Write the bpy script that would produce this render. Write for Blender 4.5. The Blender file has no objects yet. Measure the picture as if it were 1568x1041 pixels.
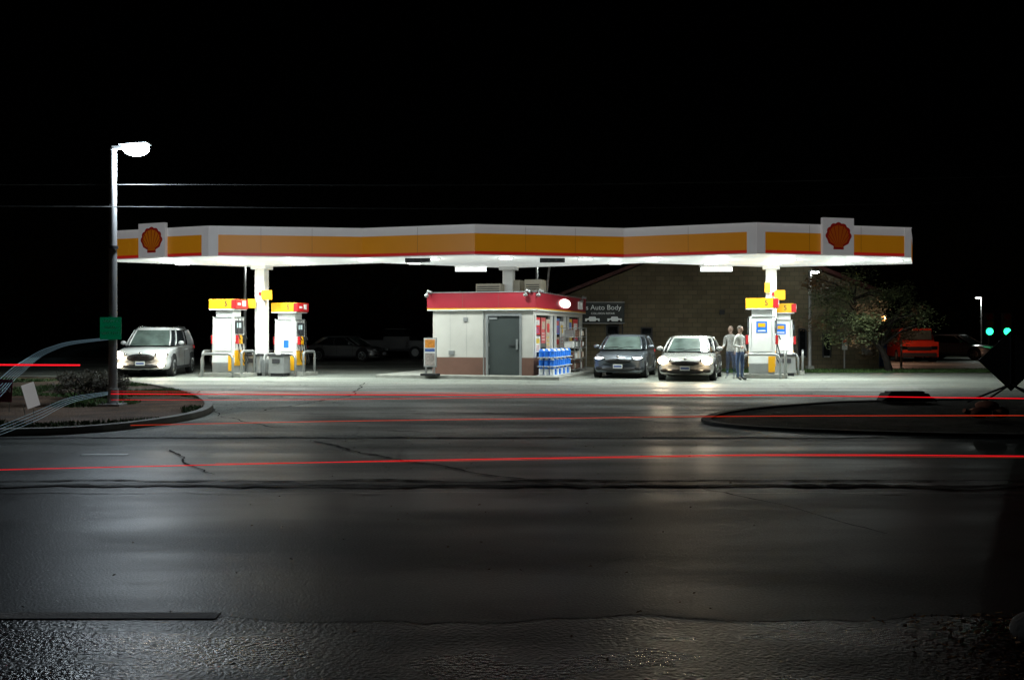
import bpy, math, random
from mathutils import Vector, Matrix, noise
random.seed(7)
R=math.radians
F=1524.4; HZ=508.0; EH=1.6
def PX(px,d): return (px-784)/F*d
def G(px,py,z=0.0):
    d=(EH-z)*F/(py-HZ); return Vector((PX(px,d),d,z))
def PZ(py,d): return EH-(py-HZ)/F*d
sc=bpy.context.scene
# ------------------------------------------------------------------ materials
def mat(name,col,rough=0.5,metal=0.0,emis=None,es=0.0,var=0.15,vs=3.0,bump=0.0,bs=40.0,alpha=1.0,coat=0.0,trans=0.0):
    m=bpy.data.materials.new(name); m.use_nodes=True
    nt=m.node_tree; b=nt.nodes['Principled BSDF']
    b.inputs['Roughness'].default_value=rough; b.inputs['Metallic'].default_value=metal
    if coat: b.inputs['Coat Weight'].default_value=coat; b.inputs['Coat Roughness'].default_value=0.08
    if trans: b.inputs['Transmission Weight'].default_value=trans
    tc=nt.nodes.new('ShaderNodeTexCoord')
    n=nt.nodes.new('ShaderNodeTexNoise'); n.inputs['Scale'].default_value=vs; n.inputs['Detail'].default_value=6
    nt.links.new(tc.outputs['Object'],n.inputs['Vector'])
    mx=nt.nodes.new('ShaderNodeMix'); mx.data_type='RGBA'
    nt.links.new(n.outputs['Fac'],mx.inputs[0])
    mx.inputs[6].default_value=(*[max(0,c*(1-var*1.6)) for c in col],1)
    mx.inputs[7].default_value=(*[min(1,c*(1+var)) for c in col],1)
    nt.links.new(mx.outputs[2],b.inputs['Base Color'])
    if emis:
        b.inputs['Emission Color'].default_value=(*emis,1); b.inputs['Emission Strength'].default_value=es
    if bump:
        n2=nt.nodes.new('ShaderNodeTexNoise'); n2.inputs['Scale'].default_value=bs; n2.inputs['Detail'].default_value=4
        nt.links.new(tc.outputs['Object'],n2.inputs['Vector'])
        bp=nt.nodes.new('ShaderNodeBump'); bp.inputs['Strength'].default_value=bump; bp.inputs['Distance'].default_value=0.02
        nt.links.new(n2.outputs['Fac'],bp.inputs['Height']); nt.links.new(bp.outputs['Normal'],b.inputs['Normal'])
    if alpha<1: b.inputs['Alpha'].default_value=alpha
    return m
def asphalt(name,c1,c2,r1,r2,bump=0.6,bs=60,big=0.35,crack=0.6,stretch=1.0,dist=0.012,spec=0.5,grain=1.0):
    m=bpy.data.materials.new(name); m.use_nodes=True; nt=m.node_tree; L=nt.links
    b=nt.nodes['Principled BSDF']; N=nt.nodes.new
    b.inputs['Specular IOR Level'].default_value=spec
    tc=N('ShaderNodeTexCoord')
    mp=N('ShaderNodeMapping'); mp.inputs['Scale'].default_value=(stretch,1,1); L.new(tc.outputs['Object'],mp.inputs[0])
    n1=N('ShaderNodeTexNoise'); n1.inputs['Scale'].default_value=big; n1.inputs['Detail'].default_value=9; n1.inputs['Roughness'].default_value=0.62
    L.new(mp.outputs[0],n1.inputs['Vector'])
    rp=N('ShaderNodeValToRGB'); rp.color_ramp.elements[0].position=0.36; rp.color_ramp.elements[1].position=0.66
    rp.color_ramp.elements[0].color=(*c1,1); rp.color_ramp.elements[1].color=(*c2,1)
    L.new(n1.outputs['Fac'],rp.inputs[0])
    ng=N('ShaderNodeTexNoise'); ng.inputs['Scale'].default_value=bs; ng.inputs['Detail'].default_value=3
    L.new(tc.outputs['Object'],ng.inputs['Vector'])
    mg=N('ShaderNodeMapRange'); mg.inputs[1].default_value=0.3; mg.inputs[2].default_value=0.7; mg.inputs[3].default_value=1-0.6*grain; mg.inputs[4].default_value=1+0.7*grain
    L.new(ng.outputs['Fac'],mg.inputs[0])
    mul=N('ShaderNodeMix'); mul.data_type='RGBA'; mul.blend_type='MULTIPLY'; mul.inputs[0].default_value=1
    L.new(rp.outputs[0],mul.inputs[6]); L.new(mg.outputs[0],mul.inputs[7])
    nd=N('ShaderNodeTexNoise'); nd.inputs['Scale'].default_value=0.8; nd.inputs['Detail'].default_value=8
    L.new(tc.outputs['Object'],nd.inputs['Vector'])
    va=N('ShaderNodeVectorMath'); va.operation='MULTIPLY_ADD'; va.inputs[1].default_value=(2.4,2.4,0)
    L.new(nd.outputs['Color'],va.inputs[0]); L.new(tc.outputs['Object'],va.inputs[2])
    vo=N('ShaderNodeTexVoronoi'); vo.feature='DISTANCE_TO_EDGE'; vo.inputs['Scale'].default_value=0.22
    L.new(va.outputs[0],vo.inputs['Vector'])
    cr=N('ShaderNodeMapRange'); cr.inputs[1].default_value=0.0; cr.inputs[2].default_value=0.006; cr.inputs[3].default_value=1-crack; cr.inputs[4].default_value=1
    L.new(vo.outputs['Distance'],cr.inputs[0])
    mul2=N('ShaderNodeMix'); mul2.data_type='RGBA'; mul2.blend_type='MULTIPLY'; mul2.inputs[0].default_value=1
    L.new(mul.outputs[2],mul2.inputs[6]); L.new(cr.outputs[0],mul2.inputs[7])
    L.new(mul2.outputs[2],b.inputs['Base Color'])
    n3=N('ShaderNodeTexNoise'); n3.inputs['Scale'].default_value=0.9; n3.inputs['Detail'].default_value=7
    L.new(mp.outputs[0],n3.inputs['Vector'])
    mr=N('ShaderNodeMapRange'); mr.inputs[1].default_value=0.38; mr.inputs[2].default_value=0.62; mr.inputs[3].default_value=r1; mr.inputs[4].default_value=r2
    L.new(n3.outputs['Fac'],mr.inputs[0]); L.new(mr.outputs[0],b.inputs['Roughness'])
    bp=N('ShaderNodeBump'); bp.inputs['Strength'].default_value=bump; bp.inputs['Distance'].default_value=dist
    L.new(ng.outputs['Fac'],bp.inputs['Height']); L.new(bp.outputs['Normal'],b.inputs['Normal'])
    return m
def brick(name,c1,c2,mort,scale=1.0):
    m=bpy.data.materials.new(name); m.use_nodes=True; nt=m.node_tree; L=nt.links
    b=nt.nodes['Principled BSDF']; b.inputs['Roughness'].default_value=0.85
    tc=nt.nodes.new('ShaderNodeTexCoord'); mp=nt.nodes.new('ShaderNodeMapping'); mp.inputs['Rotation'].default_value=(R(90),0,0)
    L.new(tc.outputs['Object'],mp.inputs[0])
    t=nt.nodes.new('ShaderNodeTexBrick'); t.inputs['Scale'].default_value=scale
    t.inputs['Color1'].default_value=(*c1,1); t.inputs['Color2'].default_value=(*c2,1); t.inputs['Mortar'].default_value=(*mort,1)
    t.inputs['Brick Width'].default_value=0.4; t.inputs['Row Height'].default_value=0.2; t.inputs['Mortar Size'].default_value=0.012
    L.new(mp.outputs[0],t.inputs['Vector']); 
    n=nt.nodes.new('ShaderNodeTexNoise'); n.inputs['Scale'].default_value=0.5; n.inputs['Detail'].default_value=8
    L.new(tc.outputs['Object'],n.inputs['Vector'])
    mr=nt.nodes.new('ShaderNodeMapRange'); mr.inputs[1].default_value=.3; mr.inputs[2].default_value=.7; mr.inputs[3].default_value=.65; mr.inputs[4].default_value=1.2
    L.new(n.outputs['Fac'],mr.inputs[0])
    mul=nt.nodes.new('ShaderNodeMix'); mul.data_type='RGBA'; mul.blend_type='MULTIPLY'; mul.inputs[0].default_value=1
    L.new(t.outputs['Color'],mul.inputs[6]); L.new(mr.outputs[0],mul.inputs[7]); L.new(mul.outputs[2],b.inputs['Base Color'])
    return m
WHITE=mat('white_paint',(0.78,0.78,0.76),0.4,var=0.06)
WALLW=mat('kiosk_wall_paint',(0.60,0.58,0.54),0.7,var=0.14,vs=1.5)
BROWN=mat('brown_paint',(0.17,0.085,0.06),0.7,var=0.15)
GREYD=mat('grey_door',(0.05,0.062,0.06),0.5,var=0.12)
GREY=mat('grey_metal',(0.35,0.36,0.36),0.4,0.5)
DGREY=mat('dark_metal',(0.04,0.04,0.045),0.6,0.2)
BLACK=mat('black_rubber',(0.012,0.012,0.013),0.7)
RED=mat('red_paint',(0.55,0.015,0.02),0.4,var=0.08)
REDF=mat('kiosk_fascia_red',(0.36,0.012,0.028),0.45,var=0.06)
YEL=mat('yellow_paint',(0.85,0.42,0.01),0.4,var=0.06)
BLUE=mat('blue_plastic',(0.03,0.20,0.85),0.3,var=0.3,vs=9)
FW=mat('fascia_white_panel',(0.6,0.6,0.58),0.4,emis=(1,0.96,0.97),es=0.12,var=0.08,vs=0.8)
FY=mat('fascia_yellow_panel',(0.65,0.26,0.01),0.4,emis=(1.0,0.37,0.012),es=0.13,var=0.10,vs=0.8)
FR=mat('fascia_red_panel',(0.4,0.01,0.01),0.4,emis=(1,0.03,0.02),es=0.18)
UNDER=mat('canopy_soffit_glow',(0.85,0.87,0.86),0.5,var=0.05,vs=1.0,emis=(.93,1,.96),es=0.38)  # white soffit paint with a glow added to brighten it; no lamp inside
CONC=mat('concrete',(0.32,0.32,0.29),0.8,var=0.25,vs=4,bump=0.3)
LENS=mat('lit_lens',(0.9,0.9,0.9),0.3,emis=(0.93,1.0,0.96),es=8)
LENS2=mat('lit_box_diffuser',(0.9,0.9,0.9),0.3,emis=(0.93,1.0,0.96),es=1.6)
LAMPL=mat('street_lamp_lens',(0.9,0.9,0.9),0.3,emis=(0.72,0.88,1.0),es=60)
GLASS=mat('dark_glass',(0.012,0.014,0.016),0.06,var=0.05)
WGLASS=mat('windshield_glass',(0.09,0.12,0.11),0.10,var=0.7,vs=2.5)
CHROME=mat('chrome',(0.6,0.6,0.6),0.15,1.0)
def emit(name,c,s): return mat(name,tuple(min(0.8,x) for x in c),0.5,emis=c,es=s,var=0.02)
# ------------------------------------------------------------------ mesh builder
class MB:
    def __init__(s): s.v=[];s.f=[];s.mi=[];s.sm=[];s.mats=[]
    def idx(s,m):
        if m not in s.mats: s.mats.append(m)
        return s.mats.index(m)
    def add(s,vs,fs,m,sm=False):
        o=len(s.v); s.v+= [tuple(v) for v in vs]; i=s.idx(m)
        for f in fs: s.f.append([o+k for k in f]); s.mi.append(i); s.sm.append(sm)
    def box(s,c,d,m,rz=0,rx=0,ry=0,taper=1.0):
        M=Matrix.Rotation(rz,3,'Z')@Matrix.Rotation(ry,3,'Y')@Matrix.Rotation(rx,3,'X')
        vs=[]
        for z in(-1,1):
            k=taper if z>0 else 1
            for x,y in((-1,-1),(1,-1),(1,1),(-1,1)):
                vs.append(Vector(c)+M@Vector((x*d[0]/2*k,y*d[1]/2*k,z*d[2]/2)))
        s.add(vs,[(3,2,1,0),(4,5,6,7),(0,1,5,4),(1,2,6,5),(2,3,7,6),(3,0,4,7)],m)
    def b2(s,x0,x1,y0,y1,z0,z1,m): s.box(((x0+x1)/2,(y0+y1)/2,(z0+z1)/2),(abs(x1-x0),abs(y1-y0),abs(z1-z0)),m)
    def cyl(s,a,b,r,m,r2=None,n=14,sm=True):
        a=Vector(a);b=Vector(b);r2=r if r2 is None else r2
        d=(b-a).normalized(); u=d.orthogonal().normalized(); w=d.cross(u)
        vs=[]
        for p,rr in((a,r),(b,r2)):
            for i in range(n):
                t=2*math.pi*i/n; vs.append(p+(u*math.cos(t)+w*math.sin(t))*rr)
        s.add(vs,[(i,(i+1)%n,n+(i+1)%n,n+i) for i in range(n)],m,sm)
        s.add(vs[:n],[tuple(reversed(range(n)))],m); s.add(vs[n:],[tuple(range(n))],m)
    def tube(s,pts,r,m,n=8,rs=None):
        pts=[Vector(p) for p in pts]; vs=[]; up=None
        for i,p in enumerate(pts):
            d=(pts[min(i+1,len(pts)-1)]-pts[max(i-1,0)]).normalized()
            if up is None: up=d.orthogonal().normalized()
            u=(up-d*up.dot(d)).normalized(); up=u; w=d.cross(u); rr=rs[i] if rs else r
            for k in range(n):
                t=2*math.pi*k/n; vs.append(p+(u*math.cos(t)+w*math.sin(t))*rr)
        fs=[]
        for i in range(len(pts)-1):
            for k in range(n): fs.append((i*n+k,i*n+(k+1)%n,(i+1)*n+(k+1)%n,(i+1)*n+k))
        fs.append(tuple(reversed(range(n)))); fs.append(tuple((len(pts)-1)*n+k for k in range(n)))
        s.add(vs,fs,m,True)
    def sph(s,c,r,m,nu=16,nv=10,rz=0):
        if not hasattr(r,'__len__'): r=(r,r,r)
        M=Matrix.Rotation(rz,3,'Z'); vs=[]; c=Vector(c)
        for j in range(nv+1):
            ph=math.pi*j/nv
            for i in range(nu):
                t=2*math.pi*i/nu
                vs.append(c+M@Vector((r[0]*math.sin(ph)*math.cos(t),r[1]*math.sin(ph)*math.sin(t),r[2]*math.cos(ph))))
        s.add(vs,[(j*nu+i,(j+1)*nu+i,(j+1)*nu+(i+1)%nu,j*nu+(i+1)%nu) for j in range(nv) for i in range(nu)],m,True)
    def prism(s,poly,z0,z1,m,mtop=None):
        n=len(poly); vs=[(p[0],p[1],z0) for p in poly]+[(p[0],p[1],z1) for p in poly]
        s.add(vs,[(i,(i+1)%n,n+(i+1)%n,n+i) for i in range(n)]+[tuple(reversed(range(n)))],m)
        s.add(vs[n:],[tuple(range(n))],mtop or m)
    def obj(s,name,parent=None,loc=(0,0,0),rz=0,bevel=0):
        me=bpy.data.meshes.new(name); me.from_pydata(s.v,[],s.f); 
        for m in s.mats: me.materials.append(m)
        me.polygons.foreach_set('material_index',s.mi); me.polygons.foreach_set('use_smooth',s.sm); me.update()
        o=bpy.data.objects.new(name,me); sc.collection.objects.link(o)
        o.location=loc; o.rotation_euler=(0,0,rz)
        if parent: o.parent=parent
        if bevel:
            b=o.modifiers.new('bevel','BEVEL'); b.width=bevel; b.segments=2; b.limit_method='ANGLE'; b.angle_limit=R(50)
        return o
def empty(name,loc=(0,0,0),rz=0):
    e=bpy.data.objects.new(name,None); e.location=loc; e.rotation_euler=(0,0,rz); e.empty_display_size=0.3; sc.collection.objects.link(e); return e
def lamp(name,kind,loc,power,col,parent=None,radius=0.1,spot=None,rot=None,blend=0.6,size=None):
    l=bpy.data.lights.new(name,kind); l.energy=power; l.color=col
    if kind=='AREA':
        l.shape='RECTANGLE'; l.size,l.size_y=size
    else: l.shadow_soft_size=radius
    if kind=='SPOT': l.spot_size=spot; l.spot_blend=blend
    o=bpy.data.objects.new(name,l); o.location=loc
    if rot: o.rotation_euler=rot
    sc.collection.objects.link(o)
    if parent: o.parent=parent
    return o
def text(body,size,loc,rot,m,parent,ext=0.003,name='lettering'):
    c=bpy.data.curves.new(name,'FONT'); c.body=body; c.size=size; c.extrude=ext; c.align_x='CENTER'; c.align_y='CENTER'
    o=bpy.data.objects.new(name,c); o.location=loc; o.rotation_euler=rot; c.materials.append(m); o.parent=parent; sc.collection.objects.link(o); return o
# ------------------------------------------------------------------ world / camera
sc.view_settings.view_transform='Standard'; sc.view_settings.look='None'; sc.view_settings.exposure=0
w=bpy.data.worlds.new('World'); sc.world=w; w.use_nodes=True
bg=w.node_tree.nodes['Background']; sk=w.node_tree.nodes.new('ShaderNodeTexSky'); sk.sky_type='NISHITA'; sk.sun_disc=False
sk.sun_elevation=R(-5); w.node_tree.links.new(sk.outputs[0],bg.inputs[0]); bg.inputs[1].default_value=0.002
cam=bpy.data.cameras.new('camera'); co=bpy.data.objects.new('camera',cam); sc.collection.objects.link(co)
cam.lens=35; cam.sensor_width=36; cam.clip_end=1500; cam.shift_y=-(520.5-HZ)/1568
co.location=(0,0,EH); co.rotation_euler=(R(90),0,0); sc.camera=co
# ------------------------------------------------------------------ ground
EARTH=asphalt('ground_soil',(0.02,0.025,0.012),(0.05,0.05,0.03),0.8,1.0,0.8,12,0.5,0)
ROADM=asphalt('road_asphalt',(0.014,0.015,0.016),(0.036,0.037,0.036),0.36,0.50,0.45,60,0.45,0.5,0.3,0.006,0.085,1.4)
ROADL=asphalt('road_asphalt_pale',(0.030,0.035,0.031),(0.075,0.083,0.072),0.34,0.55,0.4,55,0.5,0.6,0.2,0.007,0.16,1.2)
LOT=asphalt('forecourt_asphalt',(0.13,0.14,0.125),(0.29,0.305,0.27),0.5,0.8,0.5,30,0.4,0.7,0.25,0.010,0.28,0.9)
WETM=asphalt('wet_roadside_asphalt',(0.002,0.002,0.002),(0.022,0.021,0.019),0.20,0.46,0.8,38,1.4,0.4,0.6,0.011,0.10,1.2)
DARKS=asphalt('tar_seal',(0.004,0.004,0.004),(0.012,0.012,0.012),0.6,0.85,0.8,50,1,0,1,0.012,.1)
def sheet(name,pts,z,m):
    b=MB(); b.add([(p[0],p[1],z) for p in pts],[tuple(range(len(pts)))],m); return b.obj(name)
sheet('ground',[(-600,-30),(600,-30),(600,900),(-600,900)],-0.012,EARTH)
def ragged(y,x0,x1,a,n=90,s=0):
    return [(x0+(x1-x0)*i/n, y+a*noise.noise(Vector((i*0.23,y+s,3.1)))+a*.4*noise.noise(Vector((i*1.1,y+s,7)))) for i in range(n+1)]
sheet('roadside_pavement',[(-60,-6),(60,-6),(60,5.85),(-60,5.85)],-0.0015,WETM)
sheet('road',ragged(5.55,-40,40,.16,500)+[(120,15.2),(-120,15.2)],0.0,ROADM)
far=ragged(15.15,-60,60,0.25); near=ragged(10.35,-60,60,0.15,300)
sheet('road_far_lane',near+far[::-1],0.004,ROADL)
lotn=ragged(15.0,-45,60,0.2,200)
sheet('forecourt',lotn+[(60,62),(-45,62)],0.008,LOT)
PATCH=asphalt('asphalt_patch',(0.05,0.055,0.05),(0.13,0.135,0.12),0.38,0.6,0.6,30,0.6,0.5,0.3,0.010,0.22,1.0)
def g2(px,py): v=G(px,py); return (v.x,v.y)
def rpatch(name,px,z,m):
    pts=[g2(*p) for p in px]; P=[]
    for i in range(len(pts)):
        a=Vector(pts[i]);c=Vector(pts[(i+1)%len(pts)]); k=max(2,int((c-a).length/.4))
        for j in range(k):
            q=a.lerp(c,j/k); P.append((q.x+.12*noise.noise(Vector((q.x*1.3,q.y*1.3,z*900))),q.y+.12*noise.noise(Vector((q.x*1.3+9,q.y*1.3,z*900)))))
    sheet(name,P,z,m)
rpatch('driveway_asphalt',[(-900,668),(170,664),(330,640),(420,622),(1050,622),(1100,655),(1260,668),(2400,670),(2400,671),(-900,671)],0.0105,PATCH)
b=MB()
def strip(pts,wd,z,m=DARKS,seed=0):
    P=[]
    for i in range(len(pts)-1):
        a=Vector(pts[i]);c=Vector(pts[i+1]); k=max(2,int((c-a).length/0.12))
        for j in range(k): P.append(a.lerp(c,j/k))
    P.append(Vector(pts[-1])); vs=[]
    for i,p in enumerate(P):
        d=(P[min(i+1,len(P)-1)]-P[max(0,i-1)]).normalized(); nrm=Vector((-d.y,d.x))
        off=0.16*noise.noise(Vector((i*0.12,seed,0)))+0.05*noise.noise(Vector((i*.6,seed,2))); ww=wd*(0.35+1.6*abs(noise.noise(Vector((i*.35,seed,5)))))
        q=Vector((p.x,p.y))+nrm*off; vs+=[(q.x+nrm.x*ww/2,q.y+nrm.y*ww/2,z),(q.x-nrm.x*ww/2,q.y-nrm.y*ww/2,z)]
    b.add(vs,[(2*i,2*i+1,2*i+3,2*i+2) for i in range(len(P)-1)],m)
strip([(-40,10.3),(40,10.3)],0.20,0.012,seed=1)
strip([(-40,10.62),(40,10.66)],0.10,0.0122,seed=11)
strip([(-40,9.9),(40,9.8)],0.05,0.0123,PATCH,seed=14)
strip([(-40,14.95),(40,14.95)],0.14,0.0125,seed=2)
strip([g2(480,676),g2(600,703),g2(660,712),g2(760,732),g2(900,744)],0.06,0.013,seed=3)
strip([g2(260,690),g2(300,715),g2(320,728)],0.04,0.0135,seed=4)
strip([g2(300,598),g2(340,640),g2(420,655),g2(700,664)],0.05,0.014,seed=5)
strip([g2(1060,745),g2(1200,775),g2(1350,820)],0.03,0.0145,seed=6)
strip([g2(620,630),g2(900,640),g2(1060,650)],0.06,0.015,seed=7)
strip([(-40,24.2),(40,23.4)],0.10,0.016,seed=9)
strip([(-14,19.2),(20,19.6)],0.10,0.0165,seed=10)
strip([(-12,28.2),(16,27.6)],0.08,0.0168,seed=12)
strip([(-5,20),(-4,25),(-4.6,31)],0.06,0.0169,seed=13)
b.obj('road_tar_seams')
b=MB(); b.box((0,0,.1),(.6,.10,.004),GREY); b.obj('worn_lane_marking',None,(g2(160,697)[0],g2(160,697)[1],-0.09))
GC=mat('gutter_concrete',(.42,.42,.39),.7,var=.5,vs=5,bump=.4)
b=MB()
for i in range(-26,0):
    b.box((i*1.5-.9,5.62+.012*math.sin(i*2.1),0.001),(1.49,0.12,0.008),GC)
b.obj('near_kerb')
# ------------------------------------------------------------------ kerbed islands
MULCH=asphalt('mulch',(0.035,0.02,0.012),(0.12,0.07,0.04),0.8,0.95,1.0,25,1.5,0,1,0.05)
DMULCH=asphalt('dark_soil',(0.008,0.007,0.005),(0.022,0.018,0.013),0.8,0.95,1.0,20,1.5,0,1,0.05,.1)
def smooth_poly(pts,it=2):
    for _ in range(it):
        q=[]
        for i in range(len(pts)):
            a=Vector(pts[i]);c=Vector(pts[(i+1)%len(pts)]); q+=[a.lerp(c,.25),a.lerp(c,.75)]
        pts=q
    return pts
def island(name,px,m,kerbm,h=0.12):
    pts=smooth_poly([g2(*p) for p in px]); c=sum((Vector(p) for p in pts),Vector((0,0)))/len(pts)
    n=len(pts); inn=[]
    for i in range(n):
        d=(Vector(pts[(i+1)%n])-Vector(pts[i-1])).normalized(); nr=Vector((-d.y,d.x))
        if nr.dot(c-Vector(pts[i]))<0: nr=-nr
        inn.append(Vector(pts[i])+nr*0.16)
    b=MB(); vs=[(p[0],p[1],-.01) for p in pts]+[(p[0],p[1],h) for p in pts]+[(p[0],p[1],h) for p in inn]+[(p[0],p[1],h-.03) for p in inn]
    for a in(0,1,2):
        b.add(vs,[(a*n+i,a*n+(i+1)%n,(a+1)*n+(i+1)%n,(a+1)*n+i) for i in range(n)],kerbm)
    b.obj(name+'_kerb')
    b=MB(); b.add([(p[0],p[1],h-.03) for p in inn],[tuple(range(n))],m); b.obj(name)
    return inn
isl=island('planting_island',[(-900,578),(85,580),(200,588),(290,603),(330,622),(318,640),(180,662),(0,671),(-900,672)],MULCH,CONC)
DK=mat('worn_concrete',(0.04,0.04,0.036),0.85,var=0.5,vs=3,bump=.3)
island('verge',[(1060,645),(1130,628),(1350,613),(2300,606),(2300,672),(1568,672),(1260,664),(1110,656)],DMULCH,DK,0.06)
GRASS=mat('grass_blades',(0.045,0.10,0.02),0.7,var=0.5,vs=1.2)
def inside(p,poly):
    r=False;n=len(poly)
    for i in range(n):
        a=poly[i];c=poly[i-1]
        if (a[1]>p[1])!=(c[1]>p[1]) and p[0]<(c[0]-a[0])*(p[1]-a[1])/(c[1]-a[1])+a[0]: r=not r
    return r
def blades(name,n,fn,h,z0):
    b=MB(); vs=[];fs=[]
    for i in range(n):
        p=fn()
        if p is None: continue
        x,y=p; a=random.random()*6.28; hh=h*random.uniform(.5,1.2); wd=0.012+0.01*random.random(); o=len(vs)
        vs+=[(x-wd*math.cos(a),y-wd*math.sin(a),z0),(x+wd*math.cos(a),y+wd*math.sin(a),z0),(x+random.uniform(-.04,.04),y+random.uniform(-.04,.04),z0+hh)]
        fs.append((o,o+1,o+2))
    b.add(vs,fs,GRASS); return b.obj(name)
def gf():
    x=random.uniform(-17,-6);y=random.uniform(15.3,33)
    if not inside((x,y),isl): return None
    if noise.noise(Vector((x*.35,y*.3,1)))<(-0.05 if y<20 else 0.02): return None
    return (x,y)
blades('grass',80000,gf,0.06,0.088)
blades('grass_strip',16000,lambda:(random.uniform(8.5,26),random.uniform(38.6,41.2)),0.12,0.0)
sheet('grass_strip_soil',[(8.3,38.4),(40,38.4),(40,41.6),(8.3,41.6)],0.014,EARTH)
# ------------------------------------------------------------------ canopy
canopy=empty('gas_station_canopy',(0,0,0))
ZB,ZT=4.0,4.9
fr=[(178,32.8),(320,31.25),(555,32.0),(727,30.8),(955,32.0),(1158,30.3),(1395,31.8)]
bk=[(1397,35.2),(1181,37.0),(985,34.8),(780,37.5),(585,34.8),(395,37.0),(180,34.3)]
pf=[Vector((PX(a,d),d)) for a,d in fr]; pb=[Vector((PX(a,d),d)) for a,d in bk]
poly=pf+pb
b=MB(); n=len(poly)
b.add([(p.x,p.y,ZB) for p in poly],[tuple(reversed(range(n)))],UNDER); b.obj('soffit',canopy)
b=MB(); b.add([(p.x,p.y,ZT) for p in poly],[tuple(range(n))],DGREY); b.obj('roof',canopy)
b=MB()
for i in range(n):
    a=poly[i];c=poly[(i+1)%n]
    for z0,z1,m in((4.0,4.095,FR),(4.095,4.65,FY),(4.65,4.9,FW)):
        b.add([(a.x,a.y,z0),(c.x,c.y,z0),(c.x,c.y,z1),(a.x,a.y,z1)],[(0,1,2,3)],m)
b.obj('fascia',canopy)
b=MB()
def post(i,d0,d1,edge):
    a=poly[edge];c=poly[(edge+1)%n]; d=(c-a).normalized(); o=a if i==edge else c; s=1 if i==edge else -1
    p=o+d*s*(d0+d1)/2
    b.box((p.x,p.y,4.45),(abs(d1-d0),0.03,0.915),FW,rz=math.atan2(d.y,d.x))
post(1,0.0,0.28,1);post(1,0.0,0.28,0);post(5,0,0.3,5);post(5,0,0.28,4);post(6,0,0.25,5)
for i in range(6):
    a=pf[i];c=pf[i+1]; L=(c-a).length; d=(c-a).normalized(); k=int(L/2.2)
    for j in range(1,k+1):
        p=a+d*L*j/(k+1); b.box((p.x,p.y,4.49),(0.006,0.008,0.8),BROWN,rz=math.atan2(d.y,d.x))
    m=(a+c)/2; b.box((m.x,m.y,4.91),(L,0.08,0.03),FW,rz=math.atan2(d.y,d.x))
    b.box((m.x,m.y,3.985),(L,0.05,0.028),FW,rz=math.atan2(d.y,d.x))
b.obj('fascia_trim',canopy)
EMR=mat('emblem_red',(0.25,0.01,0.01),0.4,emis=(0.7,0.015,0.01),es=0.07,var=.03)
EMY=mat('emblem_yellow',(0.55,0.18,0.01),0.4,emis=(0.9,0.26,0.01),es=0.09,var=.03)
def emblem(name,loc,rz,wd,ht,r,fill):
    b=MB(); b.box((0,0,0),(wd,0.12,ht),FW)
    def fan(R0,y,m,scal=0.09):
        pts=[]; N=112
        for i in range(N+1):
            t=R(-12)+R(204)*i/N
            rr=R0*(1-scal+scal*abs(math.sin(7*math.pi*i/N)))
            pts.append((rr*math.cos(t)*1.05,rr*math.sin(t)))
        pts+= [(-R0*.80,-R0*.50),(-R0*.40,-R0*.70),(-R0*.42,-R0*.92),(R0*.42,-R0*.92),(R0*.40,-R0*.70),(R0*.80,-R0*.50)]
        b.add([(p[0],y,p[1]) for p in pts],[tuple(range(len(pts)))],m)
    fan(r*1.08,-0.064,EMR); fan(r*.88,-0.068,fill)
    for k in range(-3,4):
        t=R(90+k*27); base=Vector((-k*0.07*r,-r*.74)); tip=Vector((math.cos(t)*1.05,math.sin(t)))*r*.88
        d=(tip-base).normalized(); nn=Vector((-d.y,d.x))
        q=[base-nn*.005,base+nn*.005,tip+nn*.015,tip-nn*.015]
        b.add([(p.x,-0.072,p.y) for p in q],[(0,1,2,3)],EMR)
    return b.obj(name,canopy,loc,rz)
d=(pf[1]-pf[0]).normalized(); t=(PX(236,32.1)-pf[0].x)/d.x; p=pf[0]+d*t
nr=Vector((d.y,-d.x)); p=p+nr*0.075; emblem('scallop_emblem_sign',(p.x,p.y,4.54),math.atan2(d.y,d.x),1.1,1.10,0.40,EMY)
d=(pf[6]-pf[5]).normalized(); t=(PX(1281,31.0)-pf[5].x)/d.x; p=pf[5]+d*t
nr=Vector((d.y,-d.x)); p=p+nr*0.075; emblem('scallop_emblem_sign',(p.x,p.y,4.56),math.atan2(d.y,d.x),1.1,1.15,0.41,mat('emblem_faded',(0.42,0.12,0.01),.4,emis=(.8,.16,.01),es=.08,var=.03))
b=MB()
cols=[(PX(401,36.2),36.2),(PX(779,36.7),36.7),(PX(1181,36.2),36.2)]
for x,y in cols:
    b.box((x,y,2.0),(0.38,0.34,4.0),WHITE,rz=R(-16)); b.box((x,y,0.35),(0.48,0.44,0.5),GREY,rz=R(-16)); b.box((x,y,3.93),(0.6,0.56,0.14),WHITE,rz=R(-16))
b.obj('columns',canopy,bevel=0.01)
b=MB()
for x,y in(cols[0],cols[2]):
    b.box((x-.30,y-.25,2.62),(0.28,0.04,0.33),YEL); b.box((x+.24,y-.25,2.93),(0.38,0.04,0.34),YEL); b.box((x,y-.25,2.97),(0.12,0.03,0.12),RED)
b.box((cols[2][0]-.2,cols[2][1]-.25,3.2),(.2,.04,.36),YEL)
b.obj('column_pump_number_flags',canopy)
def inpoly(p): return inside((p[0],p[1]),[(q.x,q.y) for q in poly])
b=MB(); cx=[]
for x in(-11.6,-9.6,-7.4,-4.9,7.0,9.2,11.4):
    cx+= [(x,33.2),(x,35.0)]
cx+=[(-2.6,32.6),(-0.2,32.3),(2.4,32.6),(4.7,33.1),(-3.4,34.6),(3.6,34.6),(12.9,33.6)]
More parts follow.
